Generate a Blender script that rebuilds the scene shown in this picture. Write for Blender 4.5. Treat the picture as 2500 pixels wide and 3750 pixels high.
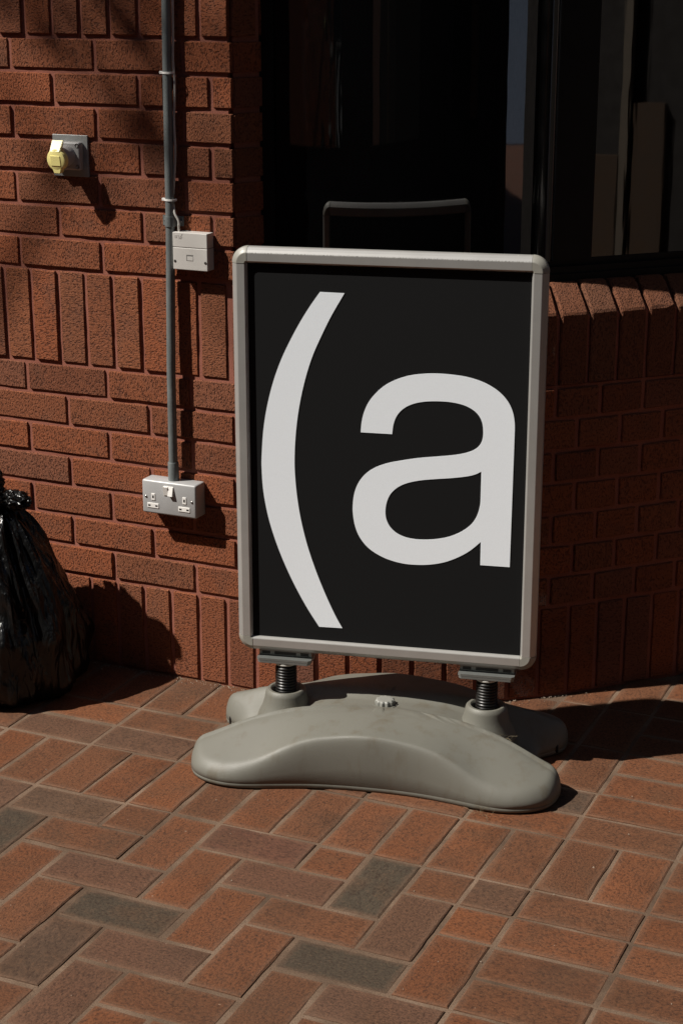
import bpy, bmesh, math, random
from mathutils import Vector, Matrix, noise
random.seed(7)
R = math.radians
for o in list(bpy.data.objects): bpy.data.objects.remove(o)
scene = bpy.context.scene
C = scene.collection

# ------------------------------------------------------------------ camera, sky, sun, exposure
cam = bpy.data.cameras.new('camera'); cam_o = bpy.data.objects.new('camera', cam); C.objects.link(cam_o)
cam_o.location = (2.42158, -3.46018, 1.65830)
cam_o.rotation_euler = (1.26983667, 0.000251, 0.431005608)
cam.sensor_fit = 'HORIZONTAL'; cam.sensor_width = 24.0; cam.lens = 6492.46 * 24 / 2500
cam.clip_start = 0.05; cam.clip_end = 2000
scene.camera = cam_o
SUN_AZ, SUN_EL = R(38.3), R(48.8)          # azimuth the light travels to, elevation
trav = Vector((math.cos(SUN_AZ)*math.cos(SUN_EL), math.sin(SUN_AZ)*math.cos(SUN_EL), -math.sin(SUN_EL)))
w = bpy.data.worlds.new('World'); scene.world = w; w.use_nodes = True
nt = w.node_tree; bg = nt.nodes['Background']
sky = nt.nodes.new('ShaderNodeTexSky'); sky.sky_type = 'NISHITA'; sky.sun_disc = False
sky.air_density = 0.85; sky.dust_density = 0.4; sky.sun_elevation = SUN_EL; sky.sun_rotation = math.atan2(-trav.x, -trav.y)
nt.links.new(sky.outputs['Color'], bg.inputs['Color']); bg.inputs['Strength'].default_value = 0.05
sl = bpy.data.lights.new('sun', 'SUN'); sl.energy = 5.0; sl.angle = R(0.75); sl.color = (1.0, 0.95, 0.87)
so = bpy.data.objects.new('sun', sl); C.objects.link(so)
so.rotation_euler = trav.to_track_quat('-Z', 'Y').to_euler(); so.location = (-6, -6, 9)
vs = scene.view_settings
vs.view_transform = 'Standard'; vs.look = 'None'; vs.gamma = 1.0; vs.exposure = 0.40

# ------------------------------------------------------------------ helpers
def link(o, parent=None):
    C.objects.link(o)
    if parent: o.parent = parent
    return o
def obj(name, bm, m, parent=None, smooth=False, sharp=32):
    me = bpy.data.meshes.new(name)
    if isinstance(bm, bmesh.types.BMesh):
        bmesh.ops.recalc_face_normals(bm, faces=bm.faces); bm.to_mesh(me); bm.free()
    else:
        me = bm
    if m is not None and len(me.materials) == 0: me.materials.append(m)
    if smooth:
        for p in me.polygons: p.use_smooth = True
        me.set_sharp_from_angle(angle=R(sharp))
    return link(bpy.data.objects.new(name, me), parent)
def thing(name, label, cat, loc=(0, 0, 0), rz=0, group=None):
    o = bpy.data.objects.new(name, None); link(o); o.location = loc; o.rotation_euler = (0, 0, rz)
    o.empty_display_size = 0.1
    return tag(o, label, cat, group)
def tag(o, label, cat, group=None):
    o['label'] = label; o['category'] = cat
    if group: o['group'] = group
    return o
def box(bm, lo, hi, bev=0.0, seg=2):
    vs_ = [bm.verts.new((x, y, z)) for x in (lo[0], hi[0]) for y in (lo[1], hi[1]) for z in (lo[2], hi[2])]
    fs = [(0,1,3,2),(4,6,7,5),(0,4,5,1),(2,3,7,6),(0,2,6,4),(1,5,7,3)]
    faces = [bm.faces.new([vs_[i] for i in f]) for f in fs]
    if bev > 0:
        ed = list({e for f in faces for e in f.edges})
        bmesh.ops.bevel(bm, geom=ed, offset=bev, segments=seg, profile=0.5, affect='EDGES')
    return bm
def tube(bm, pts, r, n=12, cap=True, radii=None):
    pts = [Vector(p) for p in pts]; rings = []
    up = Vector((0, 0, 1)); prev = None
    for i, p in enumerate(pts):
        t = (pts[min(i+1, len(pts)-1)] - pts[max(i-1, 0)]).normalized()
        a = prev if prev else (up if abs(t.z) < 0.9 else Vector((1, 0, 0)))
        u = (a - t*a.dot(t)).normalized(); v = t.cross(u); prev = u
        rr = radii[i] if radii else r
        rings.append([bm.verts.new(p + (u*math.cos(2*math.pi*k/n) + v*math.sin(2*math.pi*k/n))*rr) for k in range(n)])
    for a, b in zip(rings, rings[1:]):
        for k in range(n): bm.faces.new((a[k], a[(k+1) % n], b[(k+1) % n], b[k]))
    if cap:
        bm.faces.new(rings[0]); bm.faces.new(rings[-1])
    return bm
def lathe(bm, prof, n=32, axis='z', org=(0, 0, 0)):
    org = Vector(org); rings = []
    def P(r, h, a):
        if axis == 'z': return org + Vector((r*math.cos(a), r*math.sin(a), h))
        return org + Vector((r*math.cos(a), h, r*math.sin(a)))     # axis y
    for r, h in prof:
        if r < 1e-6: rings.append([bm.verts.new(P(0, h, 0))])
        else: rings.append([bm.verts.new(P(r, h, 2*math.pi*k/n)) for k in range(n)])
    for a, b in zip(rings, rings[1:]):
        for k in range(n):
            k2 = (k+1) % n
            if len(a) == 1 and len(b) == 1: continue
            if len(a) == 1: bm.faces.new((a[0], b[k2], b[k]))
            elif len(b) == 1: bm.faces.new((a[k], a[k2], b[0]))
            else: bm.faces.new((a[k], a[k2], b[k2], b[k]))
    return bm
def prism(bm, poly, d0, d1, plane='xz'):
    """extrude polygon (a,b) between depth d0 and d1"""
    def P(a, b, d): return (a, d, b) if plane == 'xz' else ((d, a, b) if plane == 'yz' else (a, b, d))
    A = [bm.verts.new(P(a, b, d0)) for a, b in poly]; B = [bm.verts.new(P(a, b, d1)) for a, b in poly]
    n = len(poly)
    bm.faces.new(A); bm.faces.new(B[::-1])
    for i in range(n): bm.faces.new((A[i], A[(i+1) % n], B[(i+1) % n], B[i]))
    return bm
def interp(x, tab):
    if x <= tab[0][0]: return tab[0][1]
    for (a, va), (b, vb) in zip(tab, tab[1:]):
        if x <= b:
            i = [k for k, _ in tab].index(a); t = (x-a)/(b-a); h = b-a
            pa = tab[max(i-1, 0)]; nb = tab[min(i+2, len(tab)-1)]
            ma = (vb-pa[1])/(b-pa[0]) if i > 0 else 0.0
            mb = (nb[1]-va)/(nb[0]-a) if i+2 < len(tab) else (vb-va)/h
            return (2*t**3-3*t*t+1)*va + (t**3-2*t*t+t)*h*ma + (-2*t**3+3*t*t)*vb + (t**3-t*t)*h*mb
    return tab[-1][1]

# ------------------------------------------------------------------ materials
def new_mat(name):
    m = bpy.data.materials.new(name); m.use_nodes = True
    t = m.node_tree; b = t.nodes['Principled BSDF']
    return m, t, b
def N(t, typ, **kw):
    n = t.nodes.new(typ)
    for k, v in kw.items(): setattr(n, k, v)
    return n
def noise_tex(t, vec, scale, detail=4, rough=0.55, dist=0.0):
    n = N(t, 'ShaderNodeTexNoise'); n.inputs['Scale'].default_value = scale; n.inputs['Detail'].default_value = detail
    n.inputs['Roughness'].default_value = rough; n.inputs['Distortion'].default_value = dist
    t.links.new(vec, n.inputs['Vector']); return n
def ramp(t, fac, stops):
    r = N(t, 'ShaderNodeValToRGB'); el = r.color_ramp.elements
    while len(el) < len(stops): el.new(0.5)
    for e, (p, c) in zip(el, stops): e.position = p; e.color = (*c, 1) if len(c) == 3 else c
    t.links.new(fac, r.inputs['Fac']); return r
def mix(t, a, b, fac, mode='MIX'):
    n = N(t, 'ShaderNodeMix', data_type='RGBA', blend_type=mode)
    for s, v in (('A', a), ('B', b)):
        i = [x for x in n.inputs if x.name == s and x.type == 'RGBA'][0]
        if isinstance(v, tuple): i.default_value = (*v, 1)
        else: t.links.new(v, i)
    f = n.inputs['Factor']
    if isinstance(fac, (int, float)): f.default_value = fac
    else: t.links.new(fac, f)
    return [x for x in n.outputs if x.type == 'RGBA'][0]
def math_n(t, op, a, b=None):
    n = N(t, 'ShaderNodeMath', operation=op)
    for i, v in enumerate((a, b)):
        if v is None: continue
        if isinstance(v, (int, float)): n.inputs[i].default_value = v
        else: t.links.new(v, n.inputs[i])
    return n.outputs[0]
def obj_vec(t, scale=(1, 1, 1), rnd=True):
    """object coordinates, shifted at random for each object"""
    tc = N(t, 'ShaderNodeTexCoord'); mp = N(t, 'ShaderNodeMapping'); t.links.new(tc.outputs['Object'], mp.inputs['Vector'])
    mp.inputs['Scale'].default_value = scale
    if rnd:
        oi = N(t, 'ShaderNodeObjectInfo'); cb = N(t, 'ShaderNodeCombineXYZ')
        for k, f in enumerate((37.0, 91.0, 53.0)): t.links.new(math_n(t, 'MULTIPLY', oi.outputs['Random'], f), cb.inputs[k])
        t.links.new(cb.outputs[0], mp.inputs['Location'])
    return mp.outputs['Vector']
def bump(t, b, h, strength, dist):
    n = N(t, 'ShaderNodeBump'); n.inputs['Strength'].default_value = strength; n.inputs['Distance'].default_value = dist
    t.links.new(h, n.inputs['Height']); t.links.new(n.outputs['Normal'], b.inputs['Normal']); return n

def brick_mat(weathered=False):
    m, t, b = new_mat('weathered_brick' if weathered else 'rustic_brick')
    oi = N(t, 'ShaderNodeObjectInfo')
    v = obj_vec(t); vd = obj_vec(t, (1.0, 1.0, 0.55))
    tone = ramp(t, oi.outputs['Random'], [(0.0, (.165, .058, .030)), (0.15, (.245, .079, .035)), (0.45, (.290, .086, .035)), (0.7, (.215, .078, .038)), (0.9, (.270, .092, .041)), (1.0, (.180, .072, .045))])
    if weathered:
        for e in tone.color_ramp.elements: e.color = (e.color[0]*.62, e.color[1]*.76, e.color[2]*.90, 1)
    big = noise_tex(t, v, 14, 3); c1 = mix(t, tone.outputs[0], (.165, .070, .042), ramp(t, big.outputs['Fac'], [(.52, (0, 0, 0)), (.78, (.7, .7, .7))]).outputs[0])
    grain = noise_tex(t, vd, 270, 5, .8, 0)
    c2 = mix(t, c1, (.40, .155, .080), ramp(t, grain.outputs['Fac'], [(.52, (0, 0, 0)), (.75, (.5, .5, .5))]).outputs[0])
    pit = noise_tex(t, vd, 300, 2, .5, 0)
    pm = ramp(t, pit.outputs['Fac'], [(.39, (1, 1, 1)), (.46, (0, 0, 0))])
    c3 = mix(t, c2, (.060, .023, .015), math_n(t, 'MULTIPLY', pm.outputs[0], .55))  # dark pit colour stands in for the shade inside the holes
    t.links.new(c3, b.inputs['Base Color']); b.inputs['Roughness'].default_value = .88; b.inputs['Specular IOR Level'].default_value = .25
    pr = ramp(t, pit.outputs['Fac'], [(.30, (0, 0, 0)), (.50, (1, 1, 1))])
    h = math_n(t, 'ADD', math_n(t, 'MULTIPLY', pr.outputs[0], 1.0), math_n(t, 'MULTIPLY', grain.outputs['Fac'], 1.1))
    bump(t, b, h, 1.0, .0030)
    return m
def mortar_mat():
    m, t, b = new_mat('red_mortar')
    tc = N(t, 'ShaderNodeTexCoord'); v = tc.outputs['Object']
    n1 = noise_tex(t, v, 9, 4); n2 = noise_tex(t, v, 420, 4, .7)
    c = ramp(t, n1.outputs['Fac'], [(.3, (.27, .098, .066)), (.7, (.35, .140, .098))])
    t.links.new(mix(t, c.outputs[0], (.16, .06, .045), ramp(t, n2.outputs['Fac'], [(.35, (.6,)*3), (.55, (0,)*3)]).outputs[0]), b.inputs['Base Color'])
    b.inputs['Roughness'].default_value = .95; b.inputs['Specular IOR Level'].default_value = .15
    bump(t, b, n2.outputs['Fac'], .6, .002); return m
def plain_wall_mat():
    m, t, b = new_mat('plain_far_brick')
    tc = N(t, 'ShaderNodeTexCoord'); mp = N(t, 'ShaderNodeMapping'); t.links.new(tc.outputs['Object'], mp.inputs['Vector'])
    mp.inputs['Rotation'].default_value = (R(90), 0, 0)
    bt = N(t, 'ShaderNodeTexBrick'); t.links.new(mp.outputs[0], bt.inputs['Vector'])
    bt.inputs['Scale'].default_value = 1; bt.inputs['Brick Width'].default_value = .225; bt.inputs['Row Height'].default_value = .075; bt.inputs['Mortar Size'].default_value = .005
    bt.inputs['Color1'].default_value = (.20, .07, .045, 1); bt.inputs['Color2'].default_value = (.15, .06, .04, 1); bt.inputs['Mortar'].default_value = (.2, .09, .07, 1)
    t.links.new(bt.outputs['Color'], b.inputs['Base Color']); b.inputs['Roughness'].default_value = .9; return m
def paver_mat():
    m, t, b = new_mat('clay_paver')
    oi = N(t, 'ShaderNodeObjectInfo')
    v = obj_vec(t); vl = obj_vec(t, (.8, 1.1, 1))
    n1 = noise_tex(t, v, 11, 4, .6)
    c1 = mix(t, oi.outputs['Color'], (.095, .048, .024), ramp(t, n1.outputs['Fac'], [(.50, (0,)*3), (.80, (.65,)*3)]).outputs[0])
    n2 = noise_tex(t, vl, 190, 6, .85, 0)
    c2 = mix(t, c1, (.030, .013, .007), ramp(t, n2.outputs['Fac'], [(.38, (.9,)*3), (.51, (0,)*3)]).outputs[0])
    c3 = mix(t, c2, (.27, .115, .052), ramp(t, n2.outputs['Fac'], [(.53, (0,)*3), (.72, (.5,)*3)]).outputs[0])
    # sand dust that gathers along the edges
    tc = N(t, 'ShaderNodeTexCoord'); sp = N(t, 'ShaderNodeSeparateXYZ'); t.links.new(tc.outputs['Generated'], sp.inputs[0])
    ex = math_n(t, 'MINIMUM', sp.outputs[0], math_n(t, 'SUBTRACT', 1.0, sp.outputs[0]))
    ey = math_n(t, 'MULTIPLY', math_n(t, 'MINIMUM', sp.outputs[1], math_n(t, 'SUBTRACT', 1.0, sp.outputs[1])), .5)
    ed = math_n(t, 'MINIMUM', ex, ey); n3 = noise_tex(t, v, 45, 4, .7)
    em = ramp(t, math_n(t, 'ADD', ed, math_n(t, 'MULTIPLY', math_n(t, 'SUBTRACT', n3.outputs['Fac'], .5), .10)), [(.0, (.9,)*3), (.075, (0,)*3)])
    c4 = mix(t, c3, (.165, .092, .056), math_n(t, 'MULTIPLY', em.outputs[0], .55))
    sp2 = noise_tex(t, v, 95, 1, .3)
    c5 = mix(t, c4, (.45, .33, .24), ramp(t, sp2.outputs['Fac'], [(.83, (0,)*3), (.86, (.5,)*3)]).outputs[0])
    ge = N(t, 'ShaderNodeNewGeometry'); w1 = noise_tex(t, ge.outputs['Position'], 3.2, 6, .65, .4)
    c5 = mix(t, c5, (.058, .040, .027), ramp(t, w1.outputs['Fac'], [(.48, (0,)*3), (.75, (.38,)*3)]).outputs[0])
    w2 = noise_tex(t, ge.outputs['Position'], 38, 4, .7, .6)
    c5 = mix(t, c5, (.030, .022, .016), ramp(t, w2.outputs['Fac'], [(.71, (0,)*3), (.79, (.45,)*3)]).outputs[0])
    t.links.new(c5, b.inputs['Base Color']); b.inputs['Roughness'].default_value = .82; b.inputs['Specular IOR Level'].default_value = .3
    h = math_n(t, 'ADD', n2.outputs['Fac'], math_n(t, 'MULTIPLY', n1.outputs['Fac'], .8))
    bump(t, b, h, 1.0, .0030); return m
def sand_mat():
    m, t, b = new_mat('joint_sand')
    tc = N(t, 'ShaderNodeTexCoord'); v = tc.outputs['Object']
    n1 = noise_tex(t, v, 6, 5, .6); n2 = noise_tex(t, v, 350, 4, .75)
    c = ramp(t, n1.outputs['Fac'], [(.3, (.085, .056, .038)), (.5, (.145, .097, .066)), (.72, (.225, .154, .108))])
    t.links.new(mix(t, c.outputs[0], (.05, .03, .022), ramp(t, n2.outputs['Fac'], [(.36, (.7,)*3), (.5, (0,)*3)]).outputs[0]), b.inputs['Base Color'])
    b.inputs['Roughness'].default_value = .95; b.inputs['Specular IOR Level'].default_value = .1
    bump(t, b, math_n(t, 'ADD', n1.outputs['Fac'], n2.outputs['Fac']), .6, .003); return m
def ground_mat():
    m, t, b = new_mat('distant_paving')
    tc = N(t, 'ShaderNodeTexCoord'); bt = N(t, 'ShaderNodeTexBrick'); t.links.new(tc.outputs['Object'], bt.inputs['Vector'])
    bt.inputs['Scale'].default_value = 1; bt.inputs['Brick Width'].default_value = .219; bt.inputs['Row Height'].default_value = .1096; bt.inputs['Mortar Size'].default_value = .004
    bt.inputs['Color1'].default_value = (.13, .05, .028, 1); bt.inputs['Color2'].default_value = (.10, .045, .026, 1); bt.inputs['Mortar'].default_value = (.13, .085, .06, 1)
    t.links.new(bt.outputs['Color'], b.inputs['Base Color']); b.inputs['Roughness'].default_value = .9; return m
def simple(name, col, rough=.5, metal=0.0, var=.12, bscale=0, bstr=.2, bdist=.001, spec=.5, nscale=18):
    m, t, b = new_mat(name)
    v = obj_vec(t, rnd=False); n = noise_tex(t, v, nscale, 5, .6)
    dark = tuple(c*(1-var*2) for c in col)
    c = ramp(t, n.outputs['Fac'], [(.35, col), (.75, dark)])
    t.links.new(c.outputs[0], b.inputs['Base Color'])
    rr = ramp(t, n.outputs['Fac'], [(.3, (rough*.85,)*3), (.7, (min(1, rough*1.15),)*3)])
    t.links.new(rr.outputs[0], b.inputs['Roughness'])
    b.inputs['Metallic'].default_value = metal; b.inputs['Specular IOR Level'].default_value = spec
    if bscale:
        n2 = noise_tex(t, v, bscale, 4, .65); bump(t, b, n2.outputs['Fac'], bstr, bdist)
    return m
def base_mat():
    m, t, b = new_mat('moulded_grey_plastic')
    v = obj_vec(t, rnd=False)
    n1 = noise_tex(t, v, 5, 5, .6); n2 = noise_tex(t, v, 900, 3, .6); n3 = noise_tex(t, v, 60, 4, .7); n4 = noise_tex(t, obj_vec(t, (1, 1, .25), False), 26, 4, .65)
    c = ramp(t, n1.outputs['Fac'], [(.3, (.146, .142, .120)), (.7, (.130, .126, .105))])
    c2 = mix(t, c.outputs[0], (.100, .082, .054), ramp(t, n4.outputs['Fac'], [(.52, (0,)*3), (.76, (.7,)*3)]).outputs[0])
    c3 = mix(t, c2, (.03, .026, .02), ramp(t, n3.outputs['Fac'], [(.74, (0,)*3), (.80, (.7,)*3)]).outputs[0])
    t.links.new(c3, b.inputs['Base Color'])
    t.links.new(ramp(t, n1.outputs['Fac'], [(.3, (.47,)*3), (.7, (.62,)*3)]).outputs[0], b.inputs['Roughness'])
    b.inputs['Specular IOR Level'].default_value = .5
    sc = noise_tex(t, obj_vec(t, (8, .6, 3), False), 30, 5, .75, .3)
    c4 = mix(t, c3, (.20, .195, .17), ramp(t, sc.outputs['Fac'], [(.66, (0,)*3), (.72, (.45,)*3)]).outputs[0]); t.links.new(c4, b.inputs['Base Color'])
    bump(t, b, math_n(t, 'ADD', n2.outputs['Fac'], math_n(t, 'MULTIPLY', n3.outputs['Fac'], .6)), .35, .0010); return m
def bag_mat():
    m, t, b = new_mat('black_polythene')
    v = obj_vec(t, (1, 1, .30), False)
    b.inputs['Base Color'].default_value = (.004, .004, .004, 1); b.inputs['Roughness'].default_value = .26; b.inputs['Specular IOR Level'].default_value = .34
    n1 = noise_tex(t, v, 26, 3, .5, .9); n2 = noise_tex(t, v, 70, 3, .5, .6)
    rid = math_n(t, 'ABSOLUTE', math_n(t, 'SUBTRACT', n1.outputs['Fac'], .5))
    bump(t, b, math_n(t, 'ADD', math_n(t, 'MULTIPLY', rid, -2.6), math_n(t, 'MULTIPLY', n2.outputs['Fac'], .22)), .6, .010); return m
def glass_mat():
    m, t, b = new_mat('dark_window_glass')
    v = obj_vec(t, (1, 1, .12), False); n = noise_tex(t, v, 7, 4, .6)
    b.inputs['Base Color'].default_value = (.0015, .0016, .0018, 1); b.inputs['IOR'].default_value = 2.2
    t.links.new(ramp(t, n.outputs['Fac'], [(.3, (.008,)*3), (.8, (.045,)*3)]).outputs[0], b.inputs['Roughness'])
    bump(t, b, n.outputs['Fac'], .05, .004); return m
def alu_mat(scuff=False):
    m, t, b = new_mat('scuffed_aluminium' if scuff else 'satin_aluminium')
    tc = N(t, 'ShaderNodeTexCoord'); v = tc.outputs['Object']
    n = noise_tex(t, v, 14, 4); c = ramp(t, n.outputs['Fac'], [(.3, (.47, .460, .44)), (.7, (.42, .410, .39))])
    col = c.outputs[0]
    sc = noise_tex(t, v, 110, 3, .7)
    col = mix(t, col, (.10, .09, .08), ramp(t, sc.outputs['Fac'], [(.80, (0,)*3), (.84, (.35,)*3)]).outputs[0])
    if scuff:
        sp = N(t, 'ShaderNodeSeparateXYZ'); t.links.new(v, sp.inputs[0])
        z0 = .259+.8134+.0218
        band = math_n(t, 'SUBTRACT', 1.0, math_n(t, 'MULTIPLY', math_n(t, 'ABSOLUTE', math_n(t, 'SUBTRACT', sp.outputs[2], z0)), 480.0))
        cb = N(t, 'ShaderNodeCombineXYZ'); t.links.new(math_n(t, 'MULTIPLY', sp.outputs[0], 1.0), cb.inputs[0]); t.links.new(math_n(t, 'MULTIPLY', sp.outputs[2], .35), cb.inputs[1])
        ns = noise_tex(t, cb.outputs[0], 300, 4, .8)
        mk = math_n(t, 'MULTIPLY', math_n(t, 'MAXIMUM', band, 0.0), ramp(t, ns.outputs['Fac'], [(.5, (0,)*3), (.60, (1,)*3)]).outputs[0])
        col = mix(t, col, (.08, .07, .06), mk)
    t.links.new(col, b.inputs['Base Color']); b.inputs['Metallic'].default_value = .45; b.inputs['Roughness'].default_value = .34
    return m
def paper_mat(name, col, rough):
    m, t, b = new_mat(name)
    tc = N(t, 'ShaderNodeTexCoord'); n = noise_tex(t, tc.outputs['Object'], 380, 4, .8); n2 = noise_tex(t, tc.outputs['Object'], 4, 3)
    c = ramp(t, n.outputs['Fac'], [(.3, tuple(x*.94 for x in col)), (.7, col)])
    t.links.new(c.outputs[0], b.inputs['Base Color']); b.inputs['Roughness'].default_value = rough; b.inputs['Specular IOR Level'].default_value = .25
    bump(t, b, n.outputs['Fac'], .08, .0004); return m
def conduit_mat():
    m, t, b = new_mat('galvanised_conduit')
    v = obj_vec(t, (1, 1, .3), False); n = noise_tex(t, v, 40, 5, .7); n2 = noise_tex(t, obj_vec(t, rnd=False), 160, 3, .6)
    c = ramp(t, n.outputs['Fac'], [(.3, (.20, .22, .22)), (.6, (.14, .155, .155)), (.8, (.10, .10, .095))])
    c2 = mix(t, c.outputs[0], (.10, .06, .04), ramp(t, n2.outputs['Fac'], [(.68, (0,)*3), (.75, (.7,)*3)]).outputs[0])
    t.links.new(c2, b.inputs['Base Color']); b.inputs['Metallic'].default_value = .25; b.inputs['Roughness'].default_value = .5
    bump(t, b, n2.outputs['Fac'], .25, .001); return m

M = dict(brick_w=brick_mat(True), bounce_dark=simple('dark_painted_render', (.022, .018, .016), .85),
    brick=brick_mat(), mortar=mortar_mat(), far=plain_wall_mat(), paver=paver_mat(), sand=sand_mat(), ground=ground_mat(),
    base=base_mat(), bag=bag_mat(), glass=glass_mat(), alu=alu_mat(), alu_s=alu_mat(True), conduit=conduit_mat(),
    corner=simple('grey_corner_plastic', (.30, .29, .255), .42), poster=paper_mat('black_print', (.0045, .0047, .0052), .85),
    letter=paper_mat('white_print', (.89, .945, 1.0), .8), washer=simple('pale_nylon', (.62, .61, .56), .45),
    rubber=simple('black_spring_steel', (.012, .011, .010), .38, .3), plate=simple('zinc_plate', (.23, .24, .23), .38, .5),
    sockm=simple('grey_painted_metal', (.40, .40, .40), .40, .1, .06, 200, .1, .0005), white=simple('white_plastic', (.80, .78, .75), .35, 0, .04),
    cream=simple('off_white_plastic', (.60, .575, .54), .42, 0, .04, 300, .05, .0004), dark=simple('dark_slot', (.015, .014, .013), .6),
    screw=simple('steel_screw', (.25, .24, .23), .35, .8), yellow=simple('yellow_plastic', (.90, .80, .32), .38, 0, .05, 90, .06, .0006),
    ygrey=simple('weathered_grey_plastic', (.36, .35, .34), .45, 0, .1, 150, .15, .0006), steel=simple('dull_steel_plate', (.42, .43, .42), .45, .35, .18, 60, .1, .0004),
    cable=simple('white_cable_sheath', (.55, .53, .49), .45, 0, .1), frame=simple('black_window_frame', (.005, .005, .005), .55, 0, .1, 0, .2, .001, .25),
    chrome=simple('polished_post', (.12, .12, .12), .2, 1.0, .05), dry=simple('dry_grass', (.20, .16, .09), .8), cap=simple('grey_cap', (.26, .26, .235), .45))

# ------------------------------------------------------------------ ground and pavers
gm = bmesh.new(); q = 150
gv = [gm.verts.new(p) for p in ((-q, -q, -.010), (q, -q, -.010), (q, q, -.010), (-q, q, -.010))]; gm.faces.new(gv)
ground = obj('ground', gm, M['ground']); ground['kind'] = 'structure'
PM, POX, POY, PTH = .109617, -.0280666, -.4208168, .0110576
pc, ps = math.cos(PTH), math.sin(PTH)
def pv(i, j):
    x, y = i*PM, -j*PM
    return Vector((POX + pc*x - ps*y, POY + ps*x + pc*y, 0))
BX0, BR, BTH = .567, 1.020, R(47)          # bay: tangent point on the front wall, radius, end angle
def bay(s, r=BR, z=0.0):
    """point on the bay wall at arc length s (outer face), offset to radius r, and heading"""
    th = s/BR
    if th <= BTH: return Vector((BX0 + r*math.sin(th), BR - r*math.cos(th), z)), th
    p = Vector((BX0 + r*math.sin(BTH), BR - r*math.cos(BTH), z)); e = s - BTH*BR
    return p + Vector((math.cos(BTH), math.sin(BTH), 0))*e, BTH
sm = bmesh.new()
NI0, NI1, NJ0, NJ1 = -8, 24, -12, 16
cs = [pv(NI0, NJ0), pv(NI1, NJ0), pv(NI1, NJ1), pv(NI0, NJ1)]
sm.faces.new([sm.verts.new((p.x, p.y, -.0026)) for p in cs])
pavement = obj('pavement', sm, M['sand']); pavement['kind'] = 'structure'
def paver_mesh(w_, h_, seed):
    rnd = random.Random(seed); bm = bmesh.new(); g = .0044
    nx, ny = (8, 4) if w_ > 1 else (4, 4)
    L, W = w_*PM/2 - g, h_*PM/2 - g
    grid = []
    for a in range(nx+1):
        row = []
        for b_ in range(ny+1):
            u, v = a/nx*2-1, b_/ny*2-1
            edge = max(abs(u), abs(v)) > .999
            x, y = u*L, v*W
            if abs(u) > .999: x += rnd.uniform(-.0012, .0008)*(1 if u > 0 else -1)
            if abs(v) > .999: y += rnd.uniform(-.0012, .0008)*(1 if v > 0 else -1)
            if a in (1, nx-1) and not abs(u) > .999: x = math.copysign(L-.0030, x)
            if b_ in (1, ny-1) and not abs(v) > .999: y = math.copysign(W-.0030, y)
            row.append(bm.verts.new((x, y, rnd.uniform(-.0003, .0003) - (.0016 + rnd.uniform(0, .0008) if edge else 0))))
        grid.append(row)
    for a in range(nx):
        for b_ in range(ny): bm.faces.new((grid[a][b_], grid[a+1][b_], grid[a+1][b_+1], grid[a][b_+1]))
    ring = [grid[a][0] for a in range(nx+1)] + [grid[nx][b_] for b_ in range(1, ny+1)] + [grid[a][ny] for a in range(nx-1, -1, -1)] + [grid[0][b_] for b_ in range(ny-1, 0, -1)]
    low = [bm.verts.new((v.co.x*1.004, v.co.y*1.006, -.03)) for v in ring]
    for k in range(len(ring)): bm.faces.new((ring[k], ring[(k+1) % len(ring)], low[(k+1) % len(ring)], low[k]))
    me = bpy.data.meshes.new('paver'); bmesh.ops.recalc_face_normals(bm, faces=bm.faces); bm.to_mesh(me); bm.free()
    me.materials.append(M['paver'])
    for p in me.polygons: p.use_smooth = True
    me.set_sharp_from_angle(angle=R(28))
    return me
PMESH = {k: [paver_mesh(*k, 11*i + k[0]) for i in range(5)] for k in ((2, 1), (1, 1))}
TONES = [(.172, .060, .023), (.163, .058, .023), (.180, .061, .022), (.150, .058, .025), (.156, .060, .026), (.144, .056, .024), (.184, .064, .024)]
DARK = (.062, .048, .032); SPEC = {('V', 11, 2): (.066, .052, .035), ('H', 11, 5): DARK, ('H', 7, 5): DARK, ('V', 4, 3): DARK, ('H', 4, 2): (.105, .060, .036), ('H', 8, 2): (.122, .052, .031),
    ('H', 9, 3): (.128, .058, .033), ('V', 7, 6): (.090, .052, .032), ('V', 12, 3): (.112, .056, .032), ('S', 13, 2): (.115, .058, .033), ('H', 4, -1): (.118, .060, .035), ('H', 2, -1): (.122, .060, .034),
    ('V', 3, 2): (.120, .062, .037), ('H', 6, 4): (.120, .056, .032), ('V', 8, 7): (.118, .056, .032), ('H', 12, -2): (.085, .055, .036), ('H', 12, 6): (.118, .058, .034), ('H', 8, 6): (.12, .058, .034)}
occ = set()
def cells(kind, i, j): return [(i, j)] if kind == 'S' else ([(i, j), (i+1, j)] if kind == 'H' else [(i, j), (i, j+1)])
def in_wall(x, y):
    if x < BX0: return y > .03
    for s in (0,):
        dx, dy = x - BX0, y - BR
        th = math.atan2(dx, -dy)
        if th <= BTH: return math.hypot(dx, dy) < BR - .05
    p, _ = bay(BTH*BR); d = Vector((math.cos(BTH), math.sin(BTH))); nrm = Vector((-d.y, d.x))
    return (Vector((x, y)) - p.xy).dot(nrm) > .05
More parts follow.
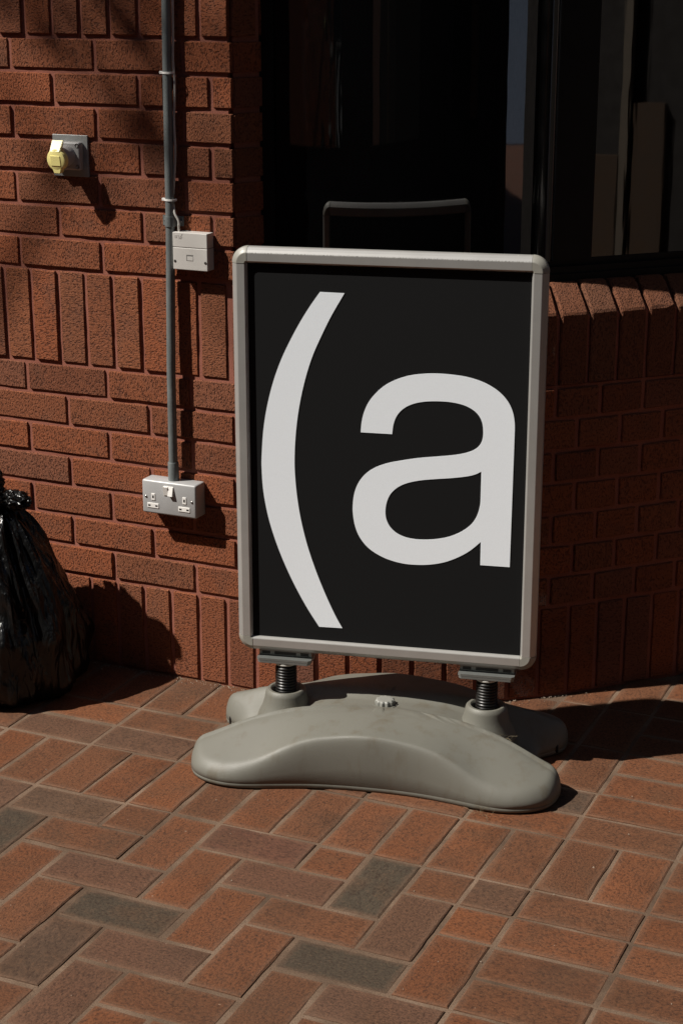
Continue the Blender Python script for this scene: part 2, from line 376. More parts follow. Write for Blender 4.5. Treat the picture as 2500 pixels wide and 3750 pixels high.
def put_paver(kind, i, j):
    cl = cells(kind, i, j)
    if any(c in occ for c in cl): return False
    a = pv(cl[0][0], cl[0][1]); b_ = pv(cl[-1][0]+1, cl[-1][1]+1); c = (a+b_)/2
    if in_wall(c.x, c.y): return False
    occ.update(cl)
    o = bpy.data.objects.new('paver', random.choice(PMESH[(1, 1) if kind == 'S' else (2, 1)])); link(o, pavement)
    o.location = (c.x + random.uniform(-.0012, .0012), c.y + random.uniform(-.0012, .0012), random.uniform(-.0020, .0014))
    o.rotation_euler = (random.uniform(-.010, .010), random.uniform(-.006, .006), PTH + (math.pi/2 if kind == 'V' else 0) + random.choice((0, math.pi)) + random.uniform(-.004, .004))
    tn = SPEC.get((kind, i, j))
    if tn is None:
        tn = random.choice(TONES); f = random.uniform(.82, 1.02); tn = tuple(x*f for x in tn)
    o.color = (*tn, 1); return True
for i in range(-6, 16): put_paver('V', i, 0)                        # header course
for s_ in ((6, 2), (10, 2), (12, 2), (13, 2), (13, 3)): put_paver('S', *s_)
for j in range(-10, 12):                                            # stack bonded strips on the right
    put_paver('H', 14, j); put_paver('H', 16, j); put_paver('H', 18, j); put_paver('H', 20, j)
put_paver('H', 12, -1); put_paver('H', 12, -2)
for i in range(-6, 12, 2): put_paver('H', i, -1)
for i in range(-6, 12, 2): put_paver('H', i, -2)
for i in range(-6, 14): put_paver('V', i, -4)
for j in range(-6, -10, -2):
    for i in range(4, 14): put_paver('V', i, j)
for t_ in range(-1, 13):                                            # herringbone field
    for s_ in range(-5, 6):
        hi, hj = 5 + t_ + 4*s_, 3 + t_
        if -7 <= hi and hi + 1 < 14 and hj >= 2: put_paver('H', hi, hj)
        vi, vj = 4 + t_ + 4*s_, 3 + t_
        if -7 <= vi < 14 and vj >= 2 and vj < 14: put_paver('V', vi, vj)
for j in range(2, 14):
    for i in range(-6, 14): put_paver('S', i, j)

# ------------------------------------------------------------------ brick building
bld = thing('brick_building', 'red rustic brick building with a curved bay, soldier courses and dark curved shop window', 'building')
def brick_mesh(L, H, seed, D=.045):
    """rustic brick, front face towards -y, centred on x and z"""
    rnd = random.Random(seed); bm = bmesh.new()
    nx, nz = max(3, round(L/.021)), max(3, round(H/.016)); grid = []
    off = rnd.uniform(0, 50)
    for a in range(nx+1):
        row = []
        for b_ in range(nz+1):
            u, v = a/nx*2-1, b_/nz*2-1
            x, z = u*L/2, v*H/2; eu, ev = abs(u) > .999, abs(v) > .999
            y = noise.noise(Vector((x*40+off, z*40, off)))*.0011 + rnd.uniform(-.0004, .0004)
            if eu: x += rnd.uniform(-.0016, .0006)*(1 if u > 0 else -1)
            if ev: z += rnd.uniform(-.0018, .0006)*(1 if v > 0 else -1)
            if eu or ev: y += .0022 + rnd.uniform(0, .0012)
            if eu and ev: x -= .0015*(1 if u > 0 else -1); z -= .0015*(1 if v > 0 else -1)
            if a in (1, nx-1) and not eu: x = math.copysign(L/2 - .0022, x)
            if b_ in (1, nz-1) and not ev: z = math.copysign(H/2 - .0022, z)
            row.append(bm.verts.new((x, y, z)))
        grid.append(row)
    for a in range(nx):
        for b_ in range(nz): bm.faces.new((grid[a][b_], grid[a+1][b_], grid[a+1][b_+1], grid[a][b_+1]))
    ring = [grid[a][0] for a in range(nx+1)] + [grid[nx][b_] for b_ in range(1, nz+1)] + [grid[a][nz] for a in range(nx-1, -1, -1)] + [grid[0][b_] for b_ in range(nz-1, 0, -1)]
    low = [bm.verts.new((v.co.x, D, v.co.z)) for v in ring]
    for k in range(len(ring)): bm.faces.new((ring[k], ring[(k+1) % len(ring)], low[(k+1) % len(ring)], low[k]))
    me = bpy.data.meshes.new('brick'); bmesh.ops.recalc_face_normals(bm, faces=bm.faces); bm.to_mesh(me); bm.free()
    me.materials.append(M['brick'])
    for p in me.polygons: p.use_smooth = True
    me.set_sharp_from_angle(angle=R(22))
    return me
BMESH = {}
def get_brick(L, H):
    k = (round(L, 3), round(H, 3))
    if k not in BMESH: BMESH[k] = [brick_mesh(L, H, int(k[0]*9999) + i) for i in range(6 if L > .2 else (5 if abs(L-.1025) < .002 else 2))]
    return random.choice(BMESH[k])
def lay(parent, p, heading, L, soldier=False, name='brick', H=.065):
    o = bpy.data.objects.new(name, get_brick(L, H)); link(o, parent)
    rot = Matrix.Rotation(heading, 4, 'Z')
    if soldier: rot = rot @ Matrix.Rotation(R(90)*random.choice((1, -1)), 4, 'Y')
    elif random.random() < .5: rot = rot @ Matrix.Rotation(math.pi, 4, 'Y')
    rot = rot @ Matrix.Rotation(random.uniform(-.006, .006), 4, 'Y') @ Matrix.Rotation(random.uniform(-.006, .006), 4, 'Z')
    nrm = Vector((math.sin(heading), -math.cos(heading), 0))
    o.matrix_local = Matrix.Translation(Vector(p) + nrm*random.uniform(-.0012, .0014)) @ rot
    return o
XL = -.95
# mortar body of the front wall (recessed joints), with the far plain stretch beside and above it
wm = bmesh.new(); box(wm, (XL, .0048, -.02), (.60, .20, .97)); box(wm, (XL, .0048, .97), (.5585, .20, 2.1))
front_wall = obj('front_wall', wm, M['mortar'], bld)
fm = bmesh.new(); box(fm, (-7, .002, -.02), (XL, .22, 5.2)); box(fm, (XL, .002, 2.1), (.566, .22, 5.2))
obj('wall_extension', fm, M['far'], bld)
def row_lay(z0, joints, lo=XL):
    for a, b_ in zip(joints, joints[1:]):
        L = b_ - a - .010
        if L < .02: continue
        lay(front_wall, ((a+b_)/2, 0, z0 + .0375), 0, L)
def seq(j0, step, lo, hi):
    k = j0
    while k - step > lo: k -= step
    out = []
    while k < hi - 1e-4: out.append(k); k += step
    return out
def soldiers(z0, j0, hi, lo=XL):
    js = seq(j0, .075, lo, hi) + [hi]
    for a, b_ in zip(js, js[1:]):
        if b_ - a < .03: continue
        L = min(.065, b_ - a - .010)
        lay(front_wall, ((a+b_)/2, 0, z0 + .1125), 0, .215, True, H=L)
CX = .569
soldiers(0.0, .456, .608); soldiers(.75, .475, .550); soldiers(1.5, .492, .567)
for j in range(1, 8):
    z = .225 + .075*(j-1)
    row_lay(z, seq(0.0 if j % 2 else .1125, .225, XL, .44 if j % 2 else .55) + ([.450, .6295] if j % 2 else [.5625, .685]))
for k in range(1, 8):
    z = .975 + .075*(k-1)
    if k % 2: row_lay(z, seq(0.0, .225, XL, .44) + [.450, CX + .005])
    else: row_lay(z, seq(.1125, .225, XL, .33) + [.3375, .4045, .517, CX + .005])
for k in range(5):
    z = 1.725 + .075*k
    row_lay(z, seq(0.0 if k % 2 else .1125, .225, XL, .44 if k % 2 else .33) + ([.450] if k % 2 else [.3375, .450]) + [CX + .005])
# window jamb: splayed brick return
JH = R(67); jd = Vector((math.cos(JH), math.sin(JH), 0))
jm = bmesh.new()
nj = Vector((-jd.y, jd.x, 0))
j0 = Vector((.567, 0, 0)) + nj*.0050
vsj = [j0 + jd*.012, j0 + jd*.16, j0 + jd*.16 + nj*.05, j0 + jd*.012 + nj*.05]
prism(jm, [(p.x, p.y) for p in vsj], .972, 2.1, 'xy')
jamb = obj('window_jamb', jm, M['mortar'], bld)
def jlay(z, a, b_, sold=False):
    c = Vector((.567, 0, 0)) + jd*((a+b_)/2)
    lay(jamb, (c.x, c.y, z), JH, .215 if sold else b_ - a - .010, sold, H=(b_ - a - .010) if sold else .065)
for k in range(1, 8): jlay(.975 + .075*(k-1) + .0375, .004, .1165)
jlay(1.6125, .004, .079, True); jlay(1.6125, .079, .154, True)
for k in range(5): jlay(1.725 + .075*k + .0375, .004, .1165)
# bay wall below the window
def arc_strip(bm, r, z0, z1, s0, s1, n=60):
    prev = None
    for k in range(n+1):
        p, h = bay(s0 + (s1-s0)*k/n, r)
        a, b_ = bm.verts.new((p.x, p.y, z0)), bm.verts.new((p.x, p.y, z1))
        if prev: bm.faces.new((prev[0], a, b_, prev[1]))
        prev = (a, b_)
def arc_solid(bm, prof, s0, s1, n=60):
    """sweep closed profile (radius, z) along the bay"""
    rings = []
    for k in range(n+1):
        s = s0 + (s1-s0)*k/n
        rings.append([bm.verts.new(bay(s, r, z)[0]) for r, z in prof])
    m_ = len(prof)
    for a, b_ in zip(rings, rings[1:]):
        for i in range(m_): bm.faces.new((a[i], a[(i+1) % m_], b_[(i+1) % m_], b_[i]))
    bm.faces.new(rings[0]); bm.faces.new(rings[-1][::-1])
SEND = 2.05
am = bmesh.new(); arc_solid(am, [(BR-.0055, -.02), (BR-.0055, .752), (BR-.2, .752), (BR-.2, -.02)], .034, SEND)
bay_wall = obj('bay_wall', am, M['mortar'], bld)
s_ = .041
while s_ < SEND - .08:
    p, h = bay(s_ + .0375); lay(bay_wall, (p.x, p.y, .1125), h, .215, True); s_ += .075
for j in range(1, 8):
    z = .225 + .075*(j-1) + .0375
    s_ = .0625 if j % 2 else .118
    while s_ < SEND - .12:
        p, h = bay(s_ + .05625); lay(bay_wall, (p.x, p.y, z), h, .1025); s_ += .1125
# sill of splay topped soldiers
def cant_mesh(seed):
    rnd = random.Random(seed); bm = bmesh.new(); W = .0325
    prof = [(.0, -.1025), (.0, -.06), (.0, -.02), (.0, .02), (.0003, .054), (.0026, .0605), (.020, .0790), (.040, .0985), (.0575, .1155), (.062, .1175), (.13, .1175), (.13, -.1025)]
    A = []
    for u in (-1, -.88, -.3, .3, .88, 1):
        row = []
        for y, z in prof:
            e = .0024 if abs(u) == 1 else 0
            row.append(bm.verts.new((u*W + (rnd.uniform(-.001, .001) if abs(u) == 1 else 0), y + e + rnd.uniform(-.0007, .0007), z - e*.6 + rnd.uniform(-.0007, .0007))))
        A.append(row)
    n = len(prof)
    for a, b_ in zip(A, A[1:]):
        for i in range(n): bm.faces.new((a[i], a[(i+1) % n], b_[(i+1) % n], b_[i]))
    bm.faces.new(A[0]); bm.faces.new(A[-1][::-1])
    me = bpy.data.meshes.new('cant_brick'); bmesh.ops.recalc_face_normals(bm, faces=bm.faces); bm.to_mesh(me); bm.free()
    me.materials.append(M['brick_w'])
    return me
CM = [cant_mesh(i) for i in range(6)]
zm = bmesh.new(); arc_solid(zm, [(BR-.008, .752), (BR-.008, .905), (BR-.066, .963), (BR-.2, .963), (BR-.2, .752)], .034, SEND)
sill = obj('sill', zm, M['mortar'], bld)
s_ = .814 - .075*10 - .075 + .0
while s_ < SEND - .08:
    if s_ > -.03:
        p, h = bay(s_ + .0375); o = bpy.data.objects.new('cant_brick', random.choice(CM)); link(o, sill)
        o.location = (p.x, p.y, .8575 + random.uniform(-.001, .001)); o.rotation_euler = (random.uniform(-.006, .006), 0, h + random.uniform(-.008, .008))
    s_ += .075
# curved window
win = bmesh.new(); RG = .925
arc_solid(win, [(BR-.074, .966), (BR-.074, .990), (BR-.079, .9925), (BR-.079, 1.006), (BR-.088, 1.008), (BR-.088, 1.020), (BR-.13, 1.022), (BR-.13, .966)], .035, SEND, 80)
window = obj('shop_window', win, M['frame'], bld, False)
tm = bmesh.new(); arc_solid(tm, [(BR-.074, 2.10), (BR-.074, 2.17), (BR-.13, 2.17), (BR-.13, 2.10)], .035, SEND, 60); obj('head_rail', tm, M['frame'], window)
gl = bmesh.new(); arc_solid(gl, [(RG, 1.018), (RG, 2.105), (RG-.008, 2.105), (RG-.008, 1.018)], .045, R(40.6)*BR, 90)
obj('pane', gl, M['glass'], window, True)
lf = bmesh.new(); arc_solid(lf, [(BR-.080, 1.020), (BR-.080, 2.11), (BR-.135, 2.11), (BR-.135, 1.020)], .030, .062, 4); obj('stile', lf, M['frame'], window)
pp, hh = bay(R(40.9)*BR, .938); pl = bmesh.new(); tube(pl, [(pp.x, pp.y, 1.021), (pp.x, pp.y, 2.11)], .019, 28); obj('corner_post', pl, M['chrome'], window, True)
mu = bmesh.new(); arc_solid(mu, [(BR-.082, 1.020), (BR-.082, 2.11), (BR-.135, 2.11), (BR-.135, 1.020)], R(42.4)*BR, R(48.2)*BR, 8); obj('mullion', mu, M['frame'], window)
g2 = bmesh.new(); arc_solid(g2, [(RG, 1.018), (RG, 2.105), (RG-.008, 2.105), (RG-.008, 1.018)], R(48.0)*BR, SEND, 10); obj('pane', g2, M['glass'], window)
# storey over the window
up = bmesh.new(); arc_solid(up, [(BR-.01, 2.17), (BR-.01, 5.2), (BR-.2, 5.2), (BR-.2, 2.17)], -.005, SEND, 60); obj('upper_wall', up, M['far'], bld)
cn = bmesh.new(); arc_solid(cn, [(BR+.34, 2.50), (BR+.34, 2.62), (BR-.02, 2.62), (BR-.02, 2.50)], .01, SEND, 50); obj('sky_blocking_canopy', cn, M['frame'], bld)  # unseen overhang added to keep sky light off the bay wall
ex = bmesh.new(); p0, h0 = bay(SEND); p1, _ = bay(SEND + 1.4); nn = Vector((-math.sin(BTH), math.cos(BTH), 0))
prism(ex, [(v.x, v.y) for v in (p0, p1, p1 + nn*.2, p0 + nn*.2)], -.02, 5.2, 'xy'); obj('wall_extension', ex, M['far'], bld)

# ------------------------------------------------------------------ double socket
SX, SZ = .4095, .4655
soc = thing('double_socket', 'grey metal double power socket with white switches below the conduit on the brick wall', 'socket', (SX, 0, SZ))
bm = bmesh.new(); box(bm, (-.072, -.045, -.0405), (.072, .001, .0405), .005, 3); obj('housing', bm, M['sockm'], soc, True)
def add(name, m, parent, lo, hi, bev=.0, seg=2):
    bm = bmesh.new(); box(bm, lo, hi, bev, seg); return obj(name, bm, m, parent)
for sx in (-.0415, .0415):
    e = add('pin_insert', M['white'], soc, (sx-.005, -.0464, -.0075), (sx+.005, -.0445, .0095), .0009); add('slot', M['dark'], e, (sx-.0022, -.0466, -.0022), (sx+.0022, -.0460, .0045))
    e = add('pin_insert', M['white'], soc, (sx-.0165, -.0464, -.0265), (sx+.0145, -.0445, -.0140), .0012)
    for d in (-.0105, .0085): add('slot', M['dark'], e, (sx+d-.0032, -.0466, -.0222), (sx+d+.0032, -.0460, -.0185))
add('switch_surround', M['white'], soc, (-.0135, -.0458, .0070), (.0135, -.0445, .0315), .0012)
for sx, tilt in ((-.0068, 1), (.0066, -1)):
    bm = bmesh.new(); y0, y1 = (-.0470, -.0520) if tilt > 0 else (-.0525, -.0470)
    prism(bm, [(-.0445, .0290 - 0), (y1, .0300), (y0, .0090), (-.0445, .0080)], sx-.0058, sx+.0058, 'yz'); obj('rocker', bm, M['white'], soc)
for sx in (-.061, .061):
    bm = bmesh.new(); lathe(bm, [(0, -.0470), (.0018, -.0468), (.0030, -.0458), (.0030, -.0445)], 16, 'y', (sx, 0, 0.0)); s = obj('screw', bm, M['screw'], soc, True)
    add('slot', M['dark'], s, (sx-.0022, -.0472, -.0003), (sx+.0022, -.0468, .0003))

# ------------------------------------------------------------------ phone socket box with its raised mark
ph = thing('phone_socket', 'off-white wall phone socket box beside the conduit, raised mark at its corner', 'phone socket', (.474, 0, 1.0440))
bm = bmesh.new(); box(bm, (-.0435, -.030, .0085), (.0435, .001, .0415), .0014); obj('upper_cover', bm, M['cream'], ph)
bm = bmesh.new(); box(bm, (-.0435, -.030, -.0415), (.0435, .001, .0078), .0014); lo_ = obj('lower_cover', bm, M['cream'], ph)
add('seam', M['dark'], ph, (-.0428, -.0288, .0076), (.0428, -.002, .0087))
add('jack_recess_shade', simple('painted_recess_shade', (.20, .19, .18), .5), ph, (-.0092, -.0303, -.0205), (.0078, -.0295, -.0070))  # flat darker block: shade of the recess is put into its colour
add('jack_shutter', M['cream'], ph, (-.0070, -.0306, -.0200), (.0078, -.0298, -.0108), .0004)
for sx in (-.0385, .0385):
    bm = bmesh.new(); lathe(bm, [(0, -.0305), (.0012, -.0305), (.0012, -.0312), (.0030, -.0308), (.0032, -.0295)], 16, 'y', (sx, 0, -.0228)); obj('screw', bm, M['screw'], ph, True)
def glyphs(name, polys, depth0, depth1, m, parent):
    bm = bmesh.new()
    for pl_ in polys: prism(bm, pl_, depth0, depth1)
    return obj(name, bm, m, parent)
def strokes(lines, wd):
    out = []
    for (a, b_), (c, d) in lines:
        v = Vector((c-a, d-b_)).normalized(); n = Vector((-v.y, v.x))*wd/2
        out.append([(a+n.x, b_+n.y), (c+n.x, d+n.y), (c-n.x, d-n.y), (a-n.x, b_-n.y)])
    return out
mk = strokes([((-.0375, .0345), (-.0330, .0345)), ((-.0375, .0321), (-.0330, .0321)), ((-.0375, .0297), (-.0330, .0297)), ((-.0370, .0297), (-.0370, .0350)), ((-.0328, .0297), (-.0328, .0350)),
    ((-.0312, .0346), (-.0258, .0346)), ((-.0285, .0297), (-.0285, .0350)), ((-.0275, .0270), (-.0185, .0390)), ((-.0262, .0335), (-.0222, .0305)), ((-.0245, .0352), (-.0205, .0330)), ((-.0225, .0300), (-.0232, .0272)), ((-.0195, .0330), (-.0205, .0285))], .0008)
glyphs('raised_mark', mk, -.03055, -.0298, M['cream'], ph)

# ------------------------------------------------------------------ conduit, saddle, cable, ties
cd = thing('conduit_pipe', 'grey galvanised conduit pipe running up the brick wall to the double socket', 'conduit', (.410, 0, .505))
bm = bmesh.new()
cp = [(.0005, -.022, 0), (.001, -.020, .25), (.008, -.0165, .60), (.011, -.0165, .92), (.014, -.0165, 1.1), (.018, -.0165, 1.7)]
tube(bm, cp, .0102, 24); obj('pipe', bm, M['conduit'], cd, True)
bm = bmesh.new(); lathe(bm, [(.0104, .001), (.0128, .001), (.0128, .043), (.0120, .045), (.0104, .045)], 28, 'z', (.0005, -.0215, 0)); obj('coupling', bm, M['conduit'], cd, True)
sz = .6015; bm = bmesh.new()
prof = [(-.026, -.001), (-.026, -.0045), (-.0125, -.0045)] + [(.0125*math.cos(R(180+a)), -.0165 + .0125*math.sin(R(180+a))*-1*-1) for a in range(0, 181, 15)] + [(.0125, -.0045), (.026, -.0045), (.026, -.001)]
prism(bm, [(a + .0085, b_) for a, b_ in prof], sz-.011, sz+.011, 'xy'); sd = obj('saddle', bm, M['conduit'], cd)
for sx in (-.020, .020):
    bm = bmesh.new(); lathe(bm, [(0, -.0075), (.002, -.0072), (.0032, -.0058), (.0032, -.004)], 14, 'y', (sx + .0085, 0, sz)); obj('screw', bm, M['screw'], sd, True)
cbm = bmesh.new()
pts = [(.4425, 2.2), (.4382, 1.5799), (.4352, 1.4662), (.4375, 1.3971), (.4335, 1.3271), (.4345, 1.2564), (.4275, 1.1786), (.4242, 1.1515), (.4260, 1.1440), (.4324, 1.1248), (.4400, 1.1120), (.4422, 1.1042), (.4415, 1.0975), (.4385, 1.0840)]
def crom(P, n=8):
    out = []
    for i in range(len(P)-1):
        a, b_, c, d = (Vector(P[max(i-1, 0)]), Vector(P[i]), Vector(P[i+1]), Vector(P[min(i+2, len(P)-1)]))
        for k in range(n):
            t = k/n; out.append(0.5*((2*b_) + (c-a)*t + (2*a-5*b_+4*c-d)*t*t + (3*b_-a-3*c+d)*t**3))
    out.append(Vector(P[-1])); return out
tube(cbm, crom([(x, -.014 - (.006 if z < 1.14 and z > 1.09 else 0), z) for x, z in pts], 6), .0027, 10)
tag(obj('phone_cable', cbm, M['cable'], None, True), 'thin white cable tied along the conduit, dropping into the phone socket', 'cable')
for z, x, lab in ((1.4290, .4210, 'white cable tie round the conduit near the top of the photo'), (1.1545, .4180, 'white cable tie round the conduit just above the saddle clip')):
    bm = bmesh.new(); n = 28
    lp = [(x + .001 + (.0128 if math.cos(2*math.pi*k/n) < 0 else .0165)*math.cos(2*math.pi*k/n), -.0165 + .0118*math.sin(2*math.pi*k/n), z) for k in range(n+1)]
    for k in range(n):
        a, b_ = lp[k], lp[k+1]
        f = [bm.verts.new((a[0], a[1], z-.0022)), bm.verts.new((b_[0], b_[1], z-.0022)), bm.verts.new((b_[0], b_[1], z+.0022)), bm.verts.new((a[0], a[1], z+.0022))]; bm.faces.new(f)
    bmesh.ops.remove_doubles(bm, verts=bm.verts, dist=1e-5); bmesh.ops.solidify(bm, geom=bm.faces[:], thickness=.0012)
    box(bm, (x-.0185, -.0195, z-.0030), (x-.0110, -.0130, z+.0030), .0006)
    tag(obj('cable_tie', bm, M['white']), lab, 'cable tie', 'cable ties on the conduit')

# ------------------------------------------------------------------ yellow industrial socket
yl = thing('industrial_socket', 'grey industrial socket with yellow hinged lid on a square steel plate', 'socket', (.155, 0, 1.2385))
bm = bmesh.new(); box(bm, (-.0465, -.0045, -.0465), (.0465, .001, .0465), .0006, 1); obj('back_plate', bm, M['steel'], yl)
bm = bmesh.new(); box(bm, (-.034, -.022, -.0305), (.036, -.004, .0325), .005, 3); obj('flange', bm, M['ygrey'], yl, True)
for sx in (-.027, .029):
    for z in (-.023, .025):
        bm = bmesh.new(); lathe(bm, [(0, -.0212), (.0024, -.0212), (.0038, -.0232), (.0050, -.0228), (.0052, -.0210)], 18, 'y', (sx, 0, z)); obj('screw', bm, M['screw'], yl, True)
# angled barrel and lid: axis tips a little downward
tilt = Matrix.Translation((.002, -.028, .001)) @ Matrix.Rotation(R(8), 4, 'X') @ Matrix.Diagonal((.93, 1, .95, 1))
bm = bmesh.new(); lathe(bm, [(.0245, .010), (.0245, -.024), (.0225, -.027)], 40, 'y'); bm.transform(tilt); obj('barrel', bm, M['ygrey'], yl, True)
bm = bmesh.new(); lathe(bm, [(.0235, -.024), (.0262, -.026), (.0262, -.0375), (.0250, -.0398), (.0215, -.0412), (0, -.0412)], 40, 'y')
bm.transform(tilt); lid = obj('lid', bm, M['yellow'], yl, True)
bm = bmesh.new(); hv = []
for (w_, y, z) in ((.0140, -.0420, .0205), (.0160, -.0235, .0440), (.0160, -.0190, .0425), (.0140, -.0300, .0190)):
    hv.append([bm.verts.new((-w_, y, z)), bm.verts.new((w_, y, z))])
for k in range(4): bm.faces.new((hv[k][0], hv[k][1], hv[(k+1) % 4][1], hv[(k+1) % 4][0]))
bm.faces.new([h_[0] for h_ in hv]); bm.faces.new([h_[1] for h_ in hv][::-1])
bmesh.ops.bevel(bm, geom=bm.edges[:], offset=.0012, segments=2, affect='EDGES'); bm.transform(tilt); obj('hinge', bm, M['yellow'], yl)
bm = bmesh.new(); prism(bm, [(-.0130, -.019), (.0130, -.019), (.0085, -.0315), (-.0085, -.0315)], -.0410, -.026)
bmesh.ops.bevel(bm, geom=bm.edges[:], offset=.0012, segments=2, affect='EDGES'); bm.transform(tilt); obj('catch', bm, M['yellow'], yl)
bm = bmesh.new(); box(bm, (-.0135, -.0424, -.0130), (.0135, -.0405, .0110), .0007); bm.transform(tilt); obj('lid_panel', bm, M['yellow'], lid)

# ------------------------------------------------------------------ pavement sign
SC, STH = Vector((1.0248, -.2015, 0)), R(12.69)
sg = thing('pavement_sign', 'aluminium framed pavement sign, black poster with white bracket and letter a, on grey water base', 'sign', SC, STH)
PW, PZ, PH_ = .2905, .2592, .8134
bm = bmesh.new(); box(bm, (-PW-.004, .0, PZ-.004), (PW+.004, .018, PZ+PH_+.004)); poster = obj('poster', bm, M['poster'], sg); poster['label'] = 'black poster with a white opening bracket and letter a'
FP = [(0, .0005), (.0008, -.0035), (.0035, -.0085), (.0050, -.0092), (.0205, -.0092), (.0220, -.0086), (.0270, -.0042), (.0315, .0006), (.0330, .0040), (.0330, .0140), (.0315, .0175), (.0270, .0222), (.0220, .0266), (.0205, .0272), (.0050, .0272), (.0035, .0265), (0, .0175)]
def rail(name, a, b_, wd, m):
    """profile swept from a to b (x,z); wd = outward direction (x,z)"""
    bm = bmesh.new(); A = [bm.verts.new((a[0]+wd[0]*w_, y, a[1]+wd[1]*w_)) for w_, y in FP]; B = [bm.verts.new((b_[0]+wd[0]*w_, y, b_[1]+wd[1]*w_)) for w_, y in FP]
    n = len(FP)
    for i in range(n): bm.faces.new((A[i], A[(i+1) % n], B[(i+1) % n], B[i]))
    bm.faces.new(A); bm.faces.new(B[::-1]); return obj(name, bm, m, sg)
z0, z1 = PZ, PZ + PH_; gp = .0006
rail('bottom_rail', (-PW+gp, z0), (PW-gp, z0), (0, -1), M['alu']); rail('top_rail', (-PW+gp, z1), (PW-gp, z1), (0, 1), M['alu_s'])
rail('side_rail', (-PW, z0+gp), (-PW, z1-gp), (-1, 0), M['alu']); rail('side_rail', (PW, z0+gp), (PW, z1-gp), (1, 0), M['alu'])
for (cx, cz, a0) in ((-PW, z1, 90), (PW, z1, 0), (PW, z0, 270), (-PW, z0, 180)):
    bm = bmesh.new(); rings = []
    for k in range(13):
        a = R(a0 + 90*k/12); rings.append([bm.verts.new((cx + math.cos(a)*(w_+.0004), y - .0006 if y < .01 else y + .0006, cz + math.sin(a)*(w_+.0004))) for w_, y in FP])
    n = len(FP)
    for A, B in zip(rings, rings[1:]):
        for i in range(n): bm.faces.new((A[i], A[(i+1) % n], B[(i+1) % n], B[i]))
    bm.faces.new(rings[0]); bm.faces.new(rings[-1][::-1]); obj('corner_cap', bm, M['corner'], sg, False)
# printed characters, traced in the poster plane (metres from the poster's lower edge centre)
BRK = [(-0.13931, 1.01791), (-0.16084, 0.98703), (-0.18139, 0.9537), (-0.20332, 0.91317), (-0.22314, 0.87084), (-0.24006, 0.82361), (-0.25325, 0.77221), (-0.26183, 0.72056), (-0.26617, 0.66469), (-0.26656, 0.63666), (-0.26364, 0.58855), (-0.25473, 0.53639), (-0.24129, 0.48825), (-0.22373, 0.4401), (-0.20086, 0.38874), (-0.17223, 0.335), (-0.1438, 0.29021), (-0.09266, 0.29091), (-0.1087, 0.31982), (-0.12906, 0.36414), (-0.14969, 0.41566), (-0.16856, 0.47272), (-0.18214, 0.52891), (-0.1901, 0.57898), (-0.19445, 0.62891), (-0.19491, 0.66876), (-0.19174, 0.7204), (-0.18426, 0.77573), (-0.1722, 0.83074), (-0.15643, 0.88154), (-0.13699, 0.92629), (-0.11468, 0.97151), (-0.08805, 1.01757)]
BRK_C = [0, 16, 17, 32]
LA = [(-0.05391, 0.72787), (-0.05205, 0.74944), (-0.04712, 0.77108), (-0.0376, 0.79288), (-0.02314, 0.81212), (-0.00379, 0.82998), (0.01893, 0.84294), (0.04536, 0.8526), (0.07361, 0.85773), (0.1018, 0.85982), (0.1337, 0.85904), (0.16553, 0.85561), (0.19553, 0.84757), (0.21923, 0.83622), (0.23779, 0.82234), (0.25161, 0.80556), (0.26033, 0.78621), (0.26425, 0.76618), (0.26511, 0.74899), (0.26289, 0.45504), (0.20124, 0.45508), (0.20121, 0.50611), (0.17905, 0.48533), (0.15436, 0.46911), (0.1256, 0.45617), (0.09468, 0.44871), (0.0655, 0.44622), (0.03814, 0.44713), (0.00871, 0.45319), (-0.01688, 0.46361), (-0.03898, 0.47877), (-0.05558, 0.49957), (-0.06547, 0.52361), (-0.07024, 0.55234), (-0.06989, 0.57647), (-0.06602, 0.59952), (-0.0571, 0.62119), (-0.04276, 0.63952), (-0.02343, 0.65372), (0.00125, 0.66424), (0.032, 0.67231), (0.07026, 0.68001), (0.10836, 0.68532), (0.14248, 0.69039), (0.16509, 0.69596), (0.18268, 0.70356), (0.19412, 0.71427), (0.19982, 0.72812), (0.20054, 0.74551), (0.19789, 0.76267), (0.19082, 0.77649), (0.1782, 0.78809), (0.15927, 0.79669), (0.13287, 0.80147), (0.10272, 0.80187), (0.07629, 0.79939), (0.05362, 0.79325), (0.0351, 0.78267), (0.0219, 0.7673), (0.0148, 0.7487), (0.0123, 0.72756)]
LA_C = [0, 18, 19, 20, 21, 60]
LI = [(0.19882, 0.65817), (0.18686, 0.6516), (0.16992, 0.64628), (0.1396, 0.64093), (0.10341, 0.6364), (0.07281, 0.6318), (0.04597, 0.62465), (0.02562, 0.6143), (0.01065, 0.59947), (0.00226, 0.58101), (-0.0007, 0.56082), (0.00138, 0.54291), (0.0093, 0.52694), (0.02305, 0.51415), (0.04143, 0.50612), (0.0648, 0.50286), (0.09193, 0.5039), (0.11892, 0.50854), (0.14267, 0.51656), (0.1647, 0.52924), (0.18197, 0.54514), (0.19261, 0.56451), (0.19783, 0.58622), (0.19862, 0.60127)]
LI_C = [0, 23]
